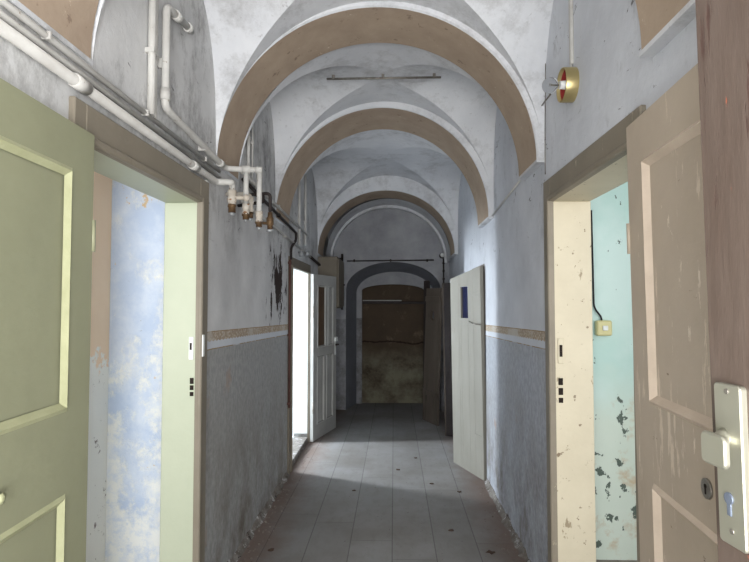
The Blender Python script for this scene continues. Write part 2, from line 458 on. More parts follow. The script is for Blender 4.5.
class Thing:
    """Empty at the thing's base; parts given in world coordinates (world=True) or in its own"""
    def __init__(s, name, loc, rot=0.0, tilt=0.0, label=None, cat=None, group=None, kind=None, tilt_x=0.0):
        s.o = bpy.data.objects.new(name, None)
        s.o.empty_display_size = 0.1
        col.objects.link(s.o)
        s.mat = Matrix.Translation(loc) @ Matrix.Rotation(tilt, 4, 'Y') @ Matrix.Rotation(tilt_x, 4, 'X') @ Matrix.Rotation(rot, 4, 'Z')
        s.o.matrix_world = s.mat
        s.inv = s.mat.inverted()
        tag(s.o, label, cat, group, kind)
    def part(s, name, mb, mat, parent=None, world=False):
        return mb.build(name, mat, parent or s.o, s.inv if world else None)

def structure(name, mb, mat, label=None, cat=None):
    return tag(mb.build(name, mat), label, cat, None, 'structure')

XL, XR = -1.00, 0.83
XC = (XL + XR) / 2; HW = (XR - XL) / 2
TL, TR = 0.16, 0.185           # wall thickness left, right
TOP = 3.62
Y0, Y1 = -0.15, 8.30
BACK = -2.6

# ------------------------------------------------------------ floor, walls
mb = MB().box(XL - TL, XR + TR, BACK, 9.2, -0.12, 0)
structure('floor', mb, M['floor'], 'grey painted board floor of the corridor', 'floor')

def side_wall(name, x0, x1, ya, yb, openings, mat, label):
    m = MB(); y = ya
    for (a, b, z0, z1) in sorted(openings):
        m.box(x0, x1, y, a, 0, TOP)
        m.box(x0, x1, a, b, z1, TOP)
        if z0 > 0: m.box(x0, x1, a, b, 0, z0)
        y = b
    m.box(x0, x1, y, yb, 0, TOP)
    return structure(name, m, mat, label, 'wall')
side_wall('wall_left', XL - TL, XL, Y0, Y1, [(1.67, 2.77, 0, 2.14), (5.24, 6.38, 0.06, 1.97)], M['wall_l'],
          'left corridor wall, white above and grey dado below a stencilled border')
side_wall('wall_right', XR, XR + TR, Y0, Y1, [(1.845, 2.90, 0, 2.158), (5.08, 5.85, 0, 1.95)], M['wall_r'],
          'right corridor wall, white above and grey dado below a stencilled border')

# entrance wall behind the camera, with the doorway the camera stands in
m = MB()
m.box(XL - TL, -0.62, Y0 - 0.2, Y0, 0, TOP); m.box(0.64, XR + TR, Y0 - 0.2, Y0, 0, TOP)
m.box(-0.62, 0.64, Y0 - 0.2, Y0, 2.75, TOP)
structure('wall_entrance', m, M['white'], 'wall behind with the entrance doorway', 'wall')

def arch_pts(xa, xb, z0, zs, zc, n=28):
    c = (xa + xb) / 2; a = (xb - xa) / 2
    p = [(xa, z0)]
    for k in range(n + 1):
        t = PI - PI * k / n
        p.append((c + a * math.cos(t), zs + (zc - zs) * math.sin(t)))
    p.append((xb, z0))
    return p
def arched_face(m, x0, x1, z1, arc, y, mi=0):
    """wall face in the plane y between a rectangle and an arched opening standing on z0"""
    z0 = arc[0][1]
    m.quad((x0, y, z0), (arc[0][0], y, z0), (arc[0][0], y, z1), (x0, y, z1), mi)
    m.quad((arc[-1][0], y, z0), (x1, y, z0), (x1, y, z1), (arc[-1][0], y, z1), mi)
    for (a, b) in zip(arc[1:-2], arc[2:-1]):
        m.quad((a[0], y, a[1]), (b[0], y, b[1]), (b[0], y, z1), (a[0], y, z1), mi)
def loft(m, A, yA, B, yB, mi=0, smooth=False):
    n = len(A)
    vs_ = [(p[0], yA, p[1]) for p in A] + [(p[0], yB, p[1]) for p in B]
    m.add(vs_, [(i, i + 1, n + i + 1, n + i) for i in range(n - 1)], mi, smooth)

# end wall with a deep splayed arched niche and a bricked-up doorway in it
NY = 8.80
outer = arch_pts(-0.725, 0.70, 0, 1.80, 2.22)
inner = arch_pts(-0.600, 0.62, 0, 1.76, 2.10)
rec = arch_pts(-0.515, 0.485, 0, 1.80, 1.90)
m = MB()
arched_face(m, XL - TL, XR + TR, TOP, outer, Y1)
m.box(XL - TL, XR + TR, NY + 0.15, NY + 0.3, 0, TOP)
m.box(XL - TL, -0.73, Y1 + 0.01, NY + 0.15, 0, TOP)
m.box(0.705, XR + TR, Y1 + 0.01, NY + 0.15, 0, TOP)
m.box(XL - TL, XR + TR, Y1 + 0.01, NY + 0.15, 2.3, TOP)
structure('wall_end', m, M['end'], 'end wall of the corridor with a wide arched niche', 'wall')
m = MB(); loft(m, outer, Y1, inner, NY, 0, False)
structure('trim_1', m, paint('blue_grey_reveal_paint', (120, 123, 130), (108, 110, 116), 4), 'blue grey painted arched reveal of the end niche', 'reveal')
m = MB(); arched_face(m, -0.9, 0.9, 2.3, rec, NY); loft(m, rec, NY, rec, NY + 0.13)
structure('wall_niche', m, M['end'], 'pale back of the end niche around the bricked-up doorway', 'wall')
m = MB().box(-0.52, 0.49, NY + 0.08, NY + 0.14, 0, 1.93)
structure('wall_infill', m, M['niche'], 'brown plaster filling the bricked-up doorway at the end', 'wall')
m = MB().box(-0.51, 0.48, NY - 0.01, NY + 0.08, 1.585, 1.625, 0, 0.006)
tag(m.build('timber_beam', M['iron']), 'dark narrow beam across the bricked-up doorway', 'beam')
m = MB().box(-0.50, 0.12, NY - 0.02, NY + 0.07, 1.630, 1.648, 0, 0.003)
tag(m.build('wooden_batten', M['grey_door']), 'pale thin batten lying on the dark beam in the end niche', 'batten')

# ------------------------------------------------------------ vaulted ceiling
SP = 2.35
RISE = 0.95
def bay(m, ya, yb, n=40, sp=SP, rise=RISE, hw=HW):
    yc = (ya + yb) / 2; b = (yb - ya) / 2
    X = lambda i: XC - hw * math.cos(PI * i / n)
    def Y(j):
        h = math.sin(PI * j / n)
        t = max(0.0, 1 - h ** 2.8) ** (1 / 2.8)
        return yc + b * (t if j > n / 2 else -t)
    S = lambda k: math.sin(PI * k / n)
    Z = lambda i, j: sp + rise * max(S(i), S(j))
    webs = {k: ({}, [], []) for k in 'WESN'}
    def v(w, i, j):
        d, V, F = webs[w]
        if (i, j) not in d: d[(i, j)] = len(V); V.append((X(i), Y(j), Z(i, j)))
        return d[(i, j)]
    for i in range(n):
        for j in range(n):
            ci, cj = i + .5 - n / 2, j + .5 - n / 2
            if abs(abs(ci) - abs(cj)) < 1e-6:
                if ci * cj > 0: tris = [((i, j), (i + 1, j), (i + 1, j + 1)), ((i, j), (i + 1, j + 1), (i, j + 1))]
                else: tris = [((i, j), (i + 1, j), (i, j + 1)), ((i + 1, j), (i + 1, j + 1), (i, j + 1))]
            else: tris = [((i, j), (i + 1, j), (i + 1, j + 1), (i, j + 1))]
            for t in tris:
                mi_ = sum(p[0] for p in t) / len(t) - n / 2; mj = sum(p[1] for p in t) / len(t) - n / 2
                w = ('E' if mi_ > 0 else 'W') if abs(mi_) > abs(mj) else ('N' if mj > 0 else 'S')
                webs[w][2].append([v(w, *p) for p in t])
    for w, (d, V, F) in webs.items(): m.add(V, F, 0, True)
ribs = [(1.28, 1.76, 3.27, 2.40), (3.03, 3.48, 3.27, 2.39), (4.58, 5.18, 3.25, 2.32), (7.15, 7.70, 3.075, 2.25)]
RC, RW = -0.105, 0.893
m = MB()
bay(m, Y0, ribs[0][0]); bay(m, ribs[0][1], ribs[1][0]); bay(m, ribs[1][1], ribs[2][0]); bay(m, ribs[2][1], ribs[3][0], rise=0.92)
e0 = arch_pts(XC - 0.87, XC + 0.87, 2.2, 2.24, 3.07, 40); 
loft(m, e0, ribs[3][1], e0, Y1, 0, True)
e1 = arch_pts(XC - 0.84, XC + 0.84, 2.2, 2.24, 3.03, 40)
loft(m, e0, Y1 - 0.10, e1, Y1 - 0.10, 0, False); loft(m, e1, Y1 - 0.10, e1, Y1, 0, True)
m.box(XL - TL, XR + TR, Y0 - 0.2, 9.2, TOP, TOP + 0.1)
structure('ceiling', m, M['vault'], 'whitewashed groin vaulted ceiling of the corridor', 'ceiling')
words = ['nearest brown painted vault arch, cut off by the photo top', 'large brown painted arch in front, above the pipe valves',
         'middle brown painted arch of the vault', 'farthest and smallest brown painted arch before the end wall']
for i, (ya, yb, zc, z0) in enumerate(ribs):
    m = MB()
    A = arch_pts(RC - RW, RC + RW, z0, z0 + 0.001, zc, 56)
    B = arch_pts(XC - HW - 0.02, XC + HW + 0.02, z0 - 0.001, z0, 3.40, 56)
    loft(m, A, ya + 0.012, A, yb - 0.012, 1, True)
    A2 = arch_pts(RC - RW - 0.008, RC + RW + 0.008, z0, z0 + 0.001, zc + 0.008, 56)
    for (y, yy) in ((ya, ya + 0.012), (yb, yb - 0.012)):
        loft(m, B, y, A2, y, 0); loft(m, A2, y, A, yy, 0)
    m.box(XL - 0.01, RC - RW + 0.002, ya, yb, z0 - 0.015, z0 + 0.002, 0)
    m.box(RC + RW - 0.002, XR + 0.01, ya, yb, z0 - 0.015, z0 + 0.002, 0)
    structure('trim_%d' % (i + 2), m, [M['vault'], M['rib_brown']], words[i], 'arch')

# ------------------------------------------------------------ side rooms
def room_box(m, x0, x1, y0, y1, z0, z1, t=0.12, skip=()):
    if 'n' not in skip: m.box(x0 - t, x1 + t, y1, y1 + t, z0, z1)
    if 's' not in skip: m.box(x0 - t, x1 + t, y0 - t, y0, z0, z1)
    if 'w' not in skip: m.box(x0 - t, x0, y0, y1, z0, z1)
    if 'e' not in skip: m.box(x1, x1 + t, y0, y1, z0, z1)
    m.box(x0 - t, x1 + t, y0 - t, y1 + t, z1, z1 + t)
LX = XL - TL
RX = XR + TR
# bright room behind the near left doorway
m = MB(); m.box(-3.52, -3.4, -0.3, 3.15, -0.1, 2.9); m.box(-3.52, LX, -0.42, 3.27, 2.9, 3.02)
m.box(-3.52, -3.1, -0.42, -0.3, -0.1, 2.9); m.box(-1.6, LX, -0.42, -0.3, -0.1, 2.9)
m.box(-3.1, -1.6, -0.42, -0.3, -0.1, 0.9); m.box(-3.1, -1.6, -0.42, -0.3, 2.5, 2.9)
structure('wall_left_room', m, M['white'], 'white walls of the bright left room', 'wall')
structure('wall_blue', MB().box(-2.0, LX, 3.15, 3.27, -0.1, 2.9), M['blue'], 'peeling blue and white wall seen through the near left doorway', 'wall')
structure('wall_peach', MB().box(-3.4, -1.654, 2.72, 3.15, -0.1, 2.9), M['peach'], 'peach coloured wall strip beside the blue wall', 'wall')
structure('floor_left_room', MB().box(-3.4, LX, -0.3, 3.2, -0.12, -0.002), M['concrete'], 'pale worn floor of the left room', 'floor')
# mint room behind the near right doorway
m = MB(); m.box(3.15, 3.27, 0.3, 3.55, -0.1, 2.9); m.box(RX, 3.27, 0.18, 3.67, 2.9, 3.02)
m.box(RX, 1.4, 0.18, 0.3, -0.1, 2.9); m.box(2.8, 3.27, 0.18, 0.3, -0.1, 2.9)
m.box(1.4, 2.8, 0.18, 0.3, -0.1, 0.9); m.box(1.4, 2.8, 0.18, 0.3, 2.5, 2.9)
structure('wall_right_room', m, M['white'], 'white walls of the right room', 'wall')
structure('wall_mint', MB().box(RX - 0.0, 3.2, 3.55, 3.67, -0.1, 2.9), M['teal'], 'chipped mint green wall seen through the near right doorway', 'wall')
structure('floor_right_room', MB().box(RX, 3.15, 0.3, 3.55, -0.12, -0.002), M['concrete'], 'worn floor of the right room', 'floor')
# bright room behind the far left doorway, floor one step up
m = MB(); room_box(m, -3.05, LX, 4.6, 6.40, 0.0, 2.7, skip=('e', 'w'))
m.box(-3.17, -3.05, 4.6, 5.78, 0, 2.7); m.box(-3.17, -3.05, 5.78, 6.40, 0, 1.0); m.box(-3.17, -3.05, 5.78, 6.40, 2.3, 2.7)
structure('wall_far_room', m, M['white'], 'bright white wall seen through the far left doorway', 'wall')
structure('floor_far_room', MB().box(-3.05, LX, 4.6, 6.40, -0.05, 0.06), M['white'], 'raised pale floor beyond the far left doorway', 'floor')
# unlit room behind the ajar plank door
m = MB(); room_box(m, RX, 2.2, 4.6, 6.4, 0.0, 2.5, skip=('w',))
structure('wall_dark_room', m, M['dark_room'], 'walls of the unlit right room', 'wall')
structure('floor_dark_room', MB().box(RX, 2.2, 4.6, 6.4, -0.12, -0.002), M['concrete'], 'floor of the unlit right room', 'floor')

# ------------------------------------------------------------ door frames and linings
def frame(side, ya, yb, zt, w, prot, mat, name, label, z0=0.0, bead=True, wn=None):
    """architrave round an opening (ya..yb, zt); side -1 left wall, +1 right wall"""
    m = MB(); xw = XL if side < 0 else XR; d = 1 if side < 0 else -1
    a, b = xw - d * 0.002, xw + d * prot
    m.box(a, b, ya - (wn or w), ya, z0, zt + w, 0, 0.004); m.box(a, b, yb, yb + w, z0, zt + w, 0, 0.004)
    m.box(a, b, ya, yb, zt, zt + w, 0, 0.004)
    if bead:
        b2 = xw + d * (prot + 0.014); e = 0.028
        m.box(a, b2, ya - e, ya - 0.001, z0, zt + e, 0, 0.005); m.box(a, b2, yb + 0.001, yb + e, z0, zt + e, 0, 0.005)
        m.box(a, b2, ya, yb, zt + 0.001, zt + e, 0, 0.005)
    return structure(name, m, mat, label, 'door frame')
def lining(side, ya, yb, zt, depth, mat, name, label, z0=0.0, t=0.03, parent=None):
    m = MB(); xw = XL if side < 0 else XR; d = -1 if side < 0 else 1
    a, b = xw - d * 0.004, xw + d * depth
    m.box(a, b, ya - t, ya, z0, zt, 0, 0.003); m.box(a, b, yb, yb + t, z0, zt, 0, 0.003)
    m.box(a, b, ya - t, yb + t, zt, zt + t, 0, 0.003)
    return structure(name, m, mat, label, 'door lining')
f1 = frame(-1, 1.70, 2.74, 2.11, 0.128, 0.020, M['frame'], 'trim_6', 'taupe frame of the near left doorway', wn=0.066)
l1 = lining(-1, 1.70, 2.74, 2.11, 0.165, M['lining_l'], 'trim_7', 'pale green lining inside the near left doorway')
f2 = frame(1, 1.875, 2.87, 2.128, 0.125, 0.020, M['frame_r'], 'trim_8', 'worn taupe frame of the near right doorway', wn=0.061)
l2 = lining(1, 1.875, 2.87, 2.128, 0.19, M['lining_r'], 'trim_9', 'cream lining with chipped edges inside the near right doorway')
f3 = frame(-1, 5.27, 6.35, 1.94, 0.105, 0.018, M['cabinet'], 'trim_10', 'grey frame of the far left doorway', 0.0)
l3 = lining(-1, 5.27, 6.35, 1.94, 0.17, M['white_enamel'], 'trim_11', 'white lining inside the far left doorway', 0.10)
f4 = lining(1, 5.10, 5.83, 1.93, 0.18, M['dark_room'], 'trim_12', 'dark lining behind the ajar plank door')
structure('trim_13', MB().box(XL - 0.15, XL + 0.012, 5.28, 6.34, 0.0, 0.065, 0, 0.008), M['skirt'], 'worn raised threshold of the far left doorway', 'threshold')

# fittings let into the linings
yy = 2.74
m = MB(); m.box(XL - 0.030, XL - 0.006, yy - 0.005, yy, 1.315, 1.43, 0, 0.002); m.box(XL + 0.020, XL + 0.040, yy + 0.006, yy + 0.03, 1.33, 1.44, 0, 0.002)
kp = m.build('latch_keep', M['white_enamel'], l1)
MB().box(XL - 0.024, XL - 0.014, yy - 0.007, yy - 0.004, 1.365, 1.40).build('keep_slot', M['hole'], kp)
m = MB()
for (z0, z1, dx) in ((1.195, 1.225, 0.0), (1.165, 1.188, 0.002), (1.135, 1.155, 0.004)):
    m.box(XL - 0.022, XL - 0.004, yy - 0.004, yy + 0.002, z0, z1)
m.build('lock_recess', M['hole'], l1)['label'] = 'broken open lock holes'
yy = 2.87
m = MB(); m.box(XR + 0.010, XR + 0.040, yy - 0.006, yy, 1.29, 1.42, 0, 0.002)
kp = m.build('latch_keep', M['lining_r'], l2)
MB().box(XR + 0.018, XR + 0.032, yy - 0.009, yy - 0.005, 1.325, 1.385).build('keep_slot', M['hole'], kp)
m = MB()
for (z0, z1) in ((1.18, 1.215), (1.13, 1.165), (1.09, 1.115)):
    m.box(XR + 0.012, XR + 0.034, yy - 0.004, yy + 0.002, z0, z1)
m.build('lock_recess', M['hole'], l2)['label'] = 'broken open lock holes'

# ------------------------------------------------------------ panelled door leaves
def moulding(m, x0, x1, z0, z1, yf, s, w=0.03, h=0.012, mi=0):
    """bevelled picture-frame bead round a panel; yf face plane, s outward sign"""
    o = [(x0, z0), (x1, z0), (x1, z1), (x0, z1)]
    mid = [(x0 + w * .4, z0 + w * .4), (x1 - w * .4, z0 + w * .4), (x1 - w * .4, z1 - w * .4), (x0 + w * .4, z1 - w * .4)]
    i = [(x0 + w, z0 + w), (x1 - w, z0 + w), (x1 - w, z1 - w), (x0 + w, z1 - w)]
    vs_ = [(p[0], yf, p[1]) for p in o] + [(p[0], yf + s * h, p[1]) for p in mid] + [(p[0], yf - s * 0.0078, p[1]) for p in i]
    fs = []
    for k in range(4):
        k2 = (k + 1) % 4
        fs += [(k, k2, 4 + k2, 4 + k), (4 + k, 4 + k2, 8 + k2, 8 + k)]
    m.add(vs_, fs, mi)
def leaf_mesh(W, H, T, holes, recess=0.012, through=()):
    """slab y in [0,T] with recessed panels on both faces; holes = (x0,x1,z0,z1)"""
    xs = sorted({0, W} | {h[0] for h in holes} | {h[1] for h in holes})
    zs = sorted({0, H} | {h[2] for h in holes} | {h[3] for h in holes})
    m = MB()
    for i in range(len(xs) - 1):
        for k in range(len(zs) - 1):
            cx, cz = (xs[i] + xs[i + 1]) / 2, (zs[k] + zs[k + 1]) / 2
            hole = [q for q in holes if q[0] < cx < q[1] and q[2] < cz < q[3]]
            if not hole: m.box(xs[i], xs[i + 1], 0, T, zs[k], zs[k + 1])
            elif hole[0] not in through: m.box(xs[i], xs[i + 1], recess, T - recess, zs[k], zs[k + 1])
    return m
def clean(o):
    import bmesh
    bm = bmesh.new(); bm.from_mesh(o.data)
    bmesh.ops.remove_doubles(bm, verts=bm.verts, dist=1e-5)
    seen = {}
    for f in bm.faces: seen.setdefault(tuple(sorted(v.index for v in f.verts)), []).append(f)
    dead = [f for fl in seen.values() if len(fl) > 1 for f in fl]
    if dead: bmesh.ops.delete(bm, geom=dead, context='FACES_ONLY')
    bm.to_mesh(o.data); bm.free()
    return o

# door_1: olive leaf on the left, opened back towards the viewer, seen from its +y face
T = 0.038
d1 = Thing('door_1', (-0.989, 1.695, 0.012), R(-87.3), 0, 'pale olive panelled door standing open on the left', 'door', None, 'structure')
P1 = [(0.125, 0.72, 1.275, 1.985), (0.125, 0.72, 0.28, 1.04)]
clean(d1.part('leaf', leaf_mesh(0.84, 2.12, T, P1), M['olive']))
for q in P1:
    m = MB(); moulding(m, q[0], q[1], q[2], q[3], T, 1, 0.028, 0.006); moulding(m, q[0], q[1], q[2], q[3], 0, -1, 0.028, 0.006)
    d1.part('panel_moulding', m, M['olive_edge'])
m = MB(); m.cyl((0.435, T, 1.135), (0.435, T + 0.005, 1.135), 0.016, n=24); m.rings([(0.435, T + q, 1.135) for q in (0.004, 0.014, 0.022, 0.026)], [0.007, 0.008, 0.013, 0.004], 20)
d1.part('door_knob', m, M['olive_edge'])
m = MB()
for z in (0.35, 1.75): m.cyl((-0.006, T - 0.002, z), (-0.006, T - 0.002, z + 0.10), 0.008, n=12)
d1.part('hinge', m, M['olive'])

# door_2: beige leaf on the right, seen from its -y face (local y=0)
T = 0.030
d2 = Thing('door_2', (0.799, 1.83, 0.012), R(-94.1), R(-0.77), 'beige flaking panelled door standing open on the right', 'door', None, 'structure')
P2 = [(0.135, 0.72, 1.285, 2.03), (0.135, 0.72, 0.28, 1.05)]
clean(d2.part('leaf', leaf_mesh(0.86, 2.168, T, P2, 0.008), M['beige']))
for q in P2:
    m = MB(); moulding(m, q[0], q[1], q[2], q[3], 0, -1, 0.030, 0.010); moulding(m, q[0], q[1], q[2], q[3], T, 1, 0.030, 0.010)
    d2.part('panel_moulding', m, M['beige_edge'])
m = MB(); m.cyl((0.470, 0.0, 1.145), (0.470, -0.006, 1.145), 0.024, n=28)
ro = d2.part('keyhole_rosette', m, M['steel'])
m = MB(); m.cyl((0.470, -0.005, 1.151), (0.470, -0.0075, 1.151), 0.0055, n=14); m.box(0.467, 0.473, -0.0075, -0.005, 1.132, 1.151)
d2.part('keyhole', m, M['hole'], ro)
m = MB()
for z in (0.35, 1.75): m.cyl((-0.004, 0.0, z), (-0.004, 0.0, z + 0.10), 0.008, n=12)
d2.part('hinge', m, M['beige'])

# door_3: the dark brown entrance leaf closest to the camera, seen from its +y face
W3 = 0.897
d3 = Thing('door_3', (0.616, -0.02, 0.012), R(96.8), R(-0.94), 'worn dark brown door closest to the viewer on the right', 'door', None, 'structure')
m = MB(); m.box(0, W3, -0.044, 0, 0, 2.55, 0, 0.003)
d3.part('leaf', m, M['brown_door'])
px0, px1 = W3 - 0.075, W3 - 0.021
m = MB()
def rounded(m, x0, x1, z0, z1, y0, y1, r=0.006, n=5, ch=0.002):
    def ring(ins, y):
        out = []
        for (cx, cz, a0) in ((x1 - r, z1 - r, 0), (x0 + r, z1 - r, 90), (x0 + r, z0 + r, 180), (x1 - r, z0 + r, 270)):
            for k in range(n + 1):
                a = R(a0 + 90 * k / n); out.append((cx + (r - ins) * math.cos(a), y, cz + (r - ins) * math.sin(a)))
        return out
    L = [ring(0, y0), ring(0, y1 - ch if y1 > y0 else y1 + ch), ring(ch, y1)]
    N = len(L[0]); vs_ = sum(L, [])
    fs = [(j * N + i, j * N + (i + 1) % N, (j + 1) * N + (i + 1) % N, (j + 1) * N + i) for j in range(2) for i in range(N)]
    fs += [tuple(range(N)), tuple(range(2 * N, 3 * N))]
    m.add(vs_, fs)
rounded(m, px0, px1, 1.240, 1.472, 0, 0.010)
pl = d3.part('handle_plate', m, M['satin'])
pl['label'] = 'champagne coloured metal plate'
m = MB(); m.rings([(px0 + 0.034, 0.009, 1.392), (px0 + 0.032, 0.016, 1.392), (px0 + 0.022, 0.030, 1.388), (px0 + 0.008, 0.044, 1.385)], [0.016, 0.012, 0.010, 0.010], 22)
rounded(m, W3 - 0.095, W3 - 0.045, 1.363, 1.408, 0.044, 0.051, 0.009, 6, 0.0025)
d3.part('door_knob', m, M['satin'], pl)
m = MB(); m.cyl((px0 + 0.029, 0.0095, 1.308), (px0 + 0.029, 0.0125, 1.308), 0.0085, n=20); m.box(px0 + 0.0245, px0 + 0.0335, 0.0095, 0.012, 1.283, 1.308, 0, 0.001)
d3.part('key_cylinder', m, M['keyhole'], pl)
m = MB()
for z in (1.262, 1.462): m.cyl((px0 + 0.026, 0.0095, z), (px0 + 0.026, 0.0115, z), 0.004, n=12)
d3.part('screw', m, M['steel'], pl)

# door_4: grey white door folded back beyond the far left doorway, seen from its -y face
d4 = Thing('door_4', (-0.930, 6.335, 0.012), R(75.7), 0, 'grey white half glazed door folded back at the far left doorway', 'door', None, 'structure')
T = 0.038
H4 = [(0.12, 0.38, 1.06, 1.80), (0.45, 0.64, 1.06, 1.80), (0.11, 0.335, 0.17, 0.96), (0.41, 0.64, 0.17, 0.96)]
clean(d4.part('leaf', leaf_mesh(0.755, 1.925, 0.036, H4, 0.010, through=(H4[0],)), M['grey_door']))
m = MB().box(0.115, 0.385, 0.014, 0.020, 1.055, 1.805)
d4.part('window_pane', m, M['glazing_brown'])['label'] = 'brown stained pane'
for q in H4:
    m = MB(); moulding(m, q[0], q[1], q[2], q[3], 0, -1, 0.022, 0.008)
    d4.part('panel_moulding', m, M['grey_door'])
m = MB(); m.box(0.695, 0.735, -0.006, 0, 0.93, 1.16, 0, 0.002)
hp = d4.part('handle_plate', m, M['white_enamel'])
m = MB(); m.tube([(0.715, -0.005, 1.06), (0.715, -0.05, 1.06), (0.60, -0.055, 1.06)], 0.009, 0.012)
d4.part('door_handle', m, M['iron'], hp)
m = MB(); m.box(0.68, 0.765, -0.02, 0.0, 1.10, 1.155, 0, 0.004)
d4.part('rim_latch', m, M['white_enamel'])
m = MB()
for z in (0.32, 1.42): m.cyl((-0.008, -0.004, z), (-0.008, -0.004, z + 0.13), 0.009, n=12)
d4.part('hinge', m, M['steel'])

# door_5: light plank door ajar on the right, sagging, with a small dark blue window; seen from +y face
d5 = Thing('door_5', (0.806, 5.03, 0.006), R(109.9), R(-0.75), 'pale plank door with a small dark blue window, ajar on the right', 'door', None, 'structure')
W5 = 0.62
win = (0.25, 0.395, 1.45, 1.752)
m = MB()
edges = [0, 0.145, 0.25, 0.395, 0.44, W5]
for i in range(len(edges) - 1):
    a, b = edges[i] + 0.0015, edges[i + 1] - 0.0015
    top = lambda x: 1.930 - 0.090 * x / W5
    segs = [(0.0, None)] if not (win[0] <= (a + b) / 2 <= win[1]) else [(0.0, win[2]), (win[3], None)]
    for (z0, z1) in segs:
        za = top(a) if z1 is None else z1; zb = top(b) if z1 is None else z1
        p = [(a, -0.035, z0), (b, -0.035, z0), (b, 0, z0), (a, 0, z0), (a, -0.035, za), (b, -0.035, zb), (b, 0, zb), (a, 0, za)]
        m.add(p, [(0, 1, 2, 3), (4, 5, 6, 7), (0, 1, 5, 4), (1, 2, 6, 5), (2, 3, 7, 6), (3, 0, 4, 7)])
d5.part('leaf', m, M['plank_light'])
d5.part('window_pane', MB().box(win[0] - 0.004, win[1] + 0.004, -0.028, -0.020, win[2] - 0.004, win[3] + 0.004), M['blue_glass'])['label'] = 'dark blue pane'
m = MB().tube([(0.0, 0.003, 1.40), (0.12, 0.022, 1.40), (0.22, 0.003, 1.42)], 0.006, 0.02)
d5.part('door_handle', m, M['steel'])
m = MB()
for z in (0.36, 1.66): m.box(-0.01, 0.16, 0.0, 0.006, z, z + 0.03, 0, 0.002)
d5.part('strap_hinge', m, M['plank_light'])

# leaning leaf and board at the far right
def leaning(name, A, B, H, lean, mat, label, cat, oval=None, t=0.03):
    A, B = Vector((*A, 0)), Vector((*B, 0)); d = B - A; W = d.length
    th = Thing(name, (A.x, A.y, 0.003), math.atan2(d.y, d.x), lean, label, cat)
    m = MB()
    if oval is None: m.box(0, W, -t, 0, 0, H, 0, 0.004)
    else:
        cx, cz, rx, rz = oval; n = 24
        xl, xr, zl, zh = cx - rx - .03, cx + rx + .03, cz - rz - .03, cz + rz + .03
        m.box(0, xl, -t, 0, 0, H); m.box(xr, W, -t, 0, 0, H); m.box(xl, xr, -t, 0, 0, zl); m.box(xl, xr, -t, 0, zh, H)
        def sq(a):
            c, s_ = math.cos(a), math.sin(a); k = 1 / max(abs(c), abs(s_))
            return (cx + (xr - xl) / 2 * c * k, cz + (zh - zl) / 2 * s_ * k)
        for k in range(n):
            a0, a1 = 2 * PI * k / n, 2 * PI * (k + 1) / n
            o0, o1 = sq(a0), sq(a1)
            i0 = (cx + rx * math.cos(a0), cz + rz * math.sin(a0)); i1 = (cx + rx * math.cos(a1), cz + rz * math.sin(a1))
            for y in (0, -t): m.quad((o0[0], y, o0[1]), (o1[0], y, o1[1]), (i1[0], y, i1[1]), (i0[0], y, i0[1]))
            m.quad((i0[0], 0, i0[1]), (i1[0], 0, i1[1]), (i1[0], -t, i1[1]), (i0[0], -t, i0[1]))
    th.part('board', m, mat)
    return th, W
th, W = leaning('door_panel', (0.415, 7.66), (0.582, 7.27), 1.80, R(2.0), M['plank_dark'],
        'dark plank door leaf with an oval hole leaning at the far right', 'door leaf', (0.20, 1.43, 0.05, 0.07))
m = MB()
for z in (0.35, 1.62): m.box(0.01, W - 0.01, -0.048, -0.03, z, z + 0.07, 0, 0.003)
th.part('cross_batten', m, M['plank_dark'])
th, W = leaning('gap_shade_board', (0.637, 6.74), (0.80, 6.62), 1.84, R(-0.9), M['iron'],  # black face paints the shadowy gap beside the board edge
        'narrow board behind the pale ajar plank door, its face painted black as the shaded gap', 'board')
m = MB().box(-0.006, 0.012, -0.034, 0.004, 0.0, 1.84, 0, 0.002)
th.part('edge_strip', m, M['plank_dark'])['label'] = 'paler worn edge'
th, W = leaning('dark_plank', (0.43, 8.02), (0.50, 7.96), 1.92, R(0.6), M['iron'],
        'very dark narrow plank just behind the leaf with the oval hole', 'plank')

# wall cabinet above the folded door
cb = Thing('wall_cabinet', (-0.85, 7.2, 1.50), 0, 0, 'grey brown box cabinet high on the left wall behind the open door', 'cabinet')
cb.part('body', MB().box(XL, -0.745, 7.20, 7.98, 1.53, 2.212, 0, 0.006), M['cabinet'], None, True)
m = MB().box(-0.745, -0.725, 7.22, 7.96, 1.55, 2.19, 0, 0.004)
dr = cb.part('cabinet_door', m, M['cabinet'], None, True)
cb.part('knob', MB().sphere((-0.715, 7.90, 1.86), 0.012), M['iron'], dr, True)
m = MB().tube([(-0.76, 8.03, 2.32), (-0.76, 8.03, 1.50)], 0.017)
m.box(XL, -0.76, 8.02, 8.04, 2.24, 2.26); m.box(XL, -0.76, 8.02, 8.04, 1.56, 1.58)
tag(m.build('vertical_pipe', M['iron']), 'black vertical pipe beside the wall cabinet', 'pipe')

# ------------------------------------------------------------ pipes on the left wall
def clips(m, y, z, r, x=XL):
    m.box(x, x + r * 2 + 0.008, y - 0.008, y + 0.008, z - r - 0.004, z + r + 0.004, 0, 0.002)
pr = Thing('water_pipe', (XL, 0.2, 2.26), 0, 0, 'thick white pipe, lowest of the three running just above the left door frame', 'pipe')
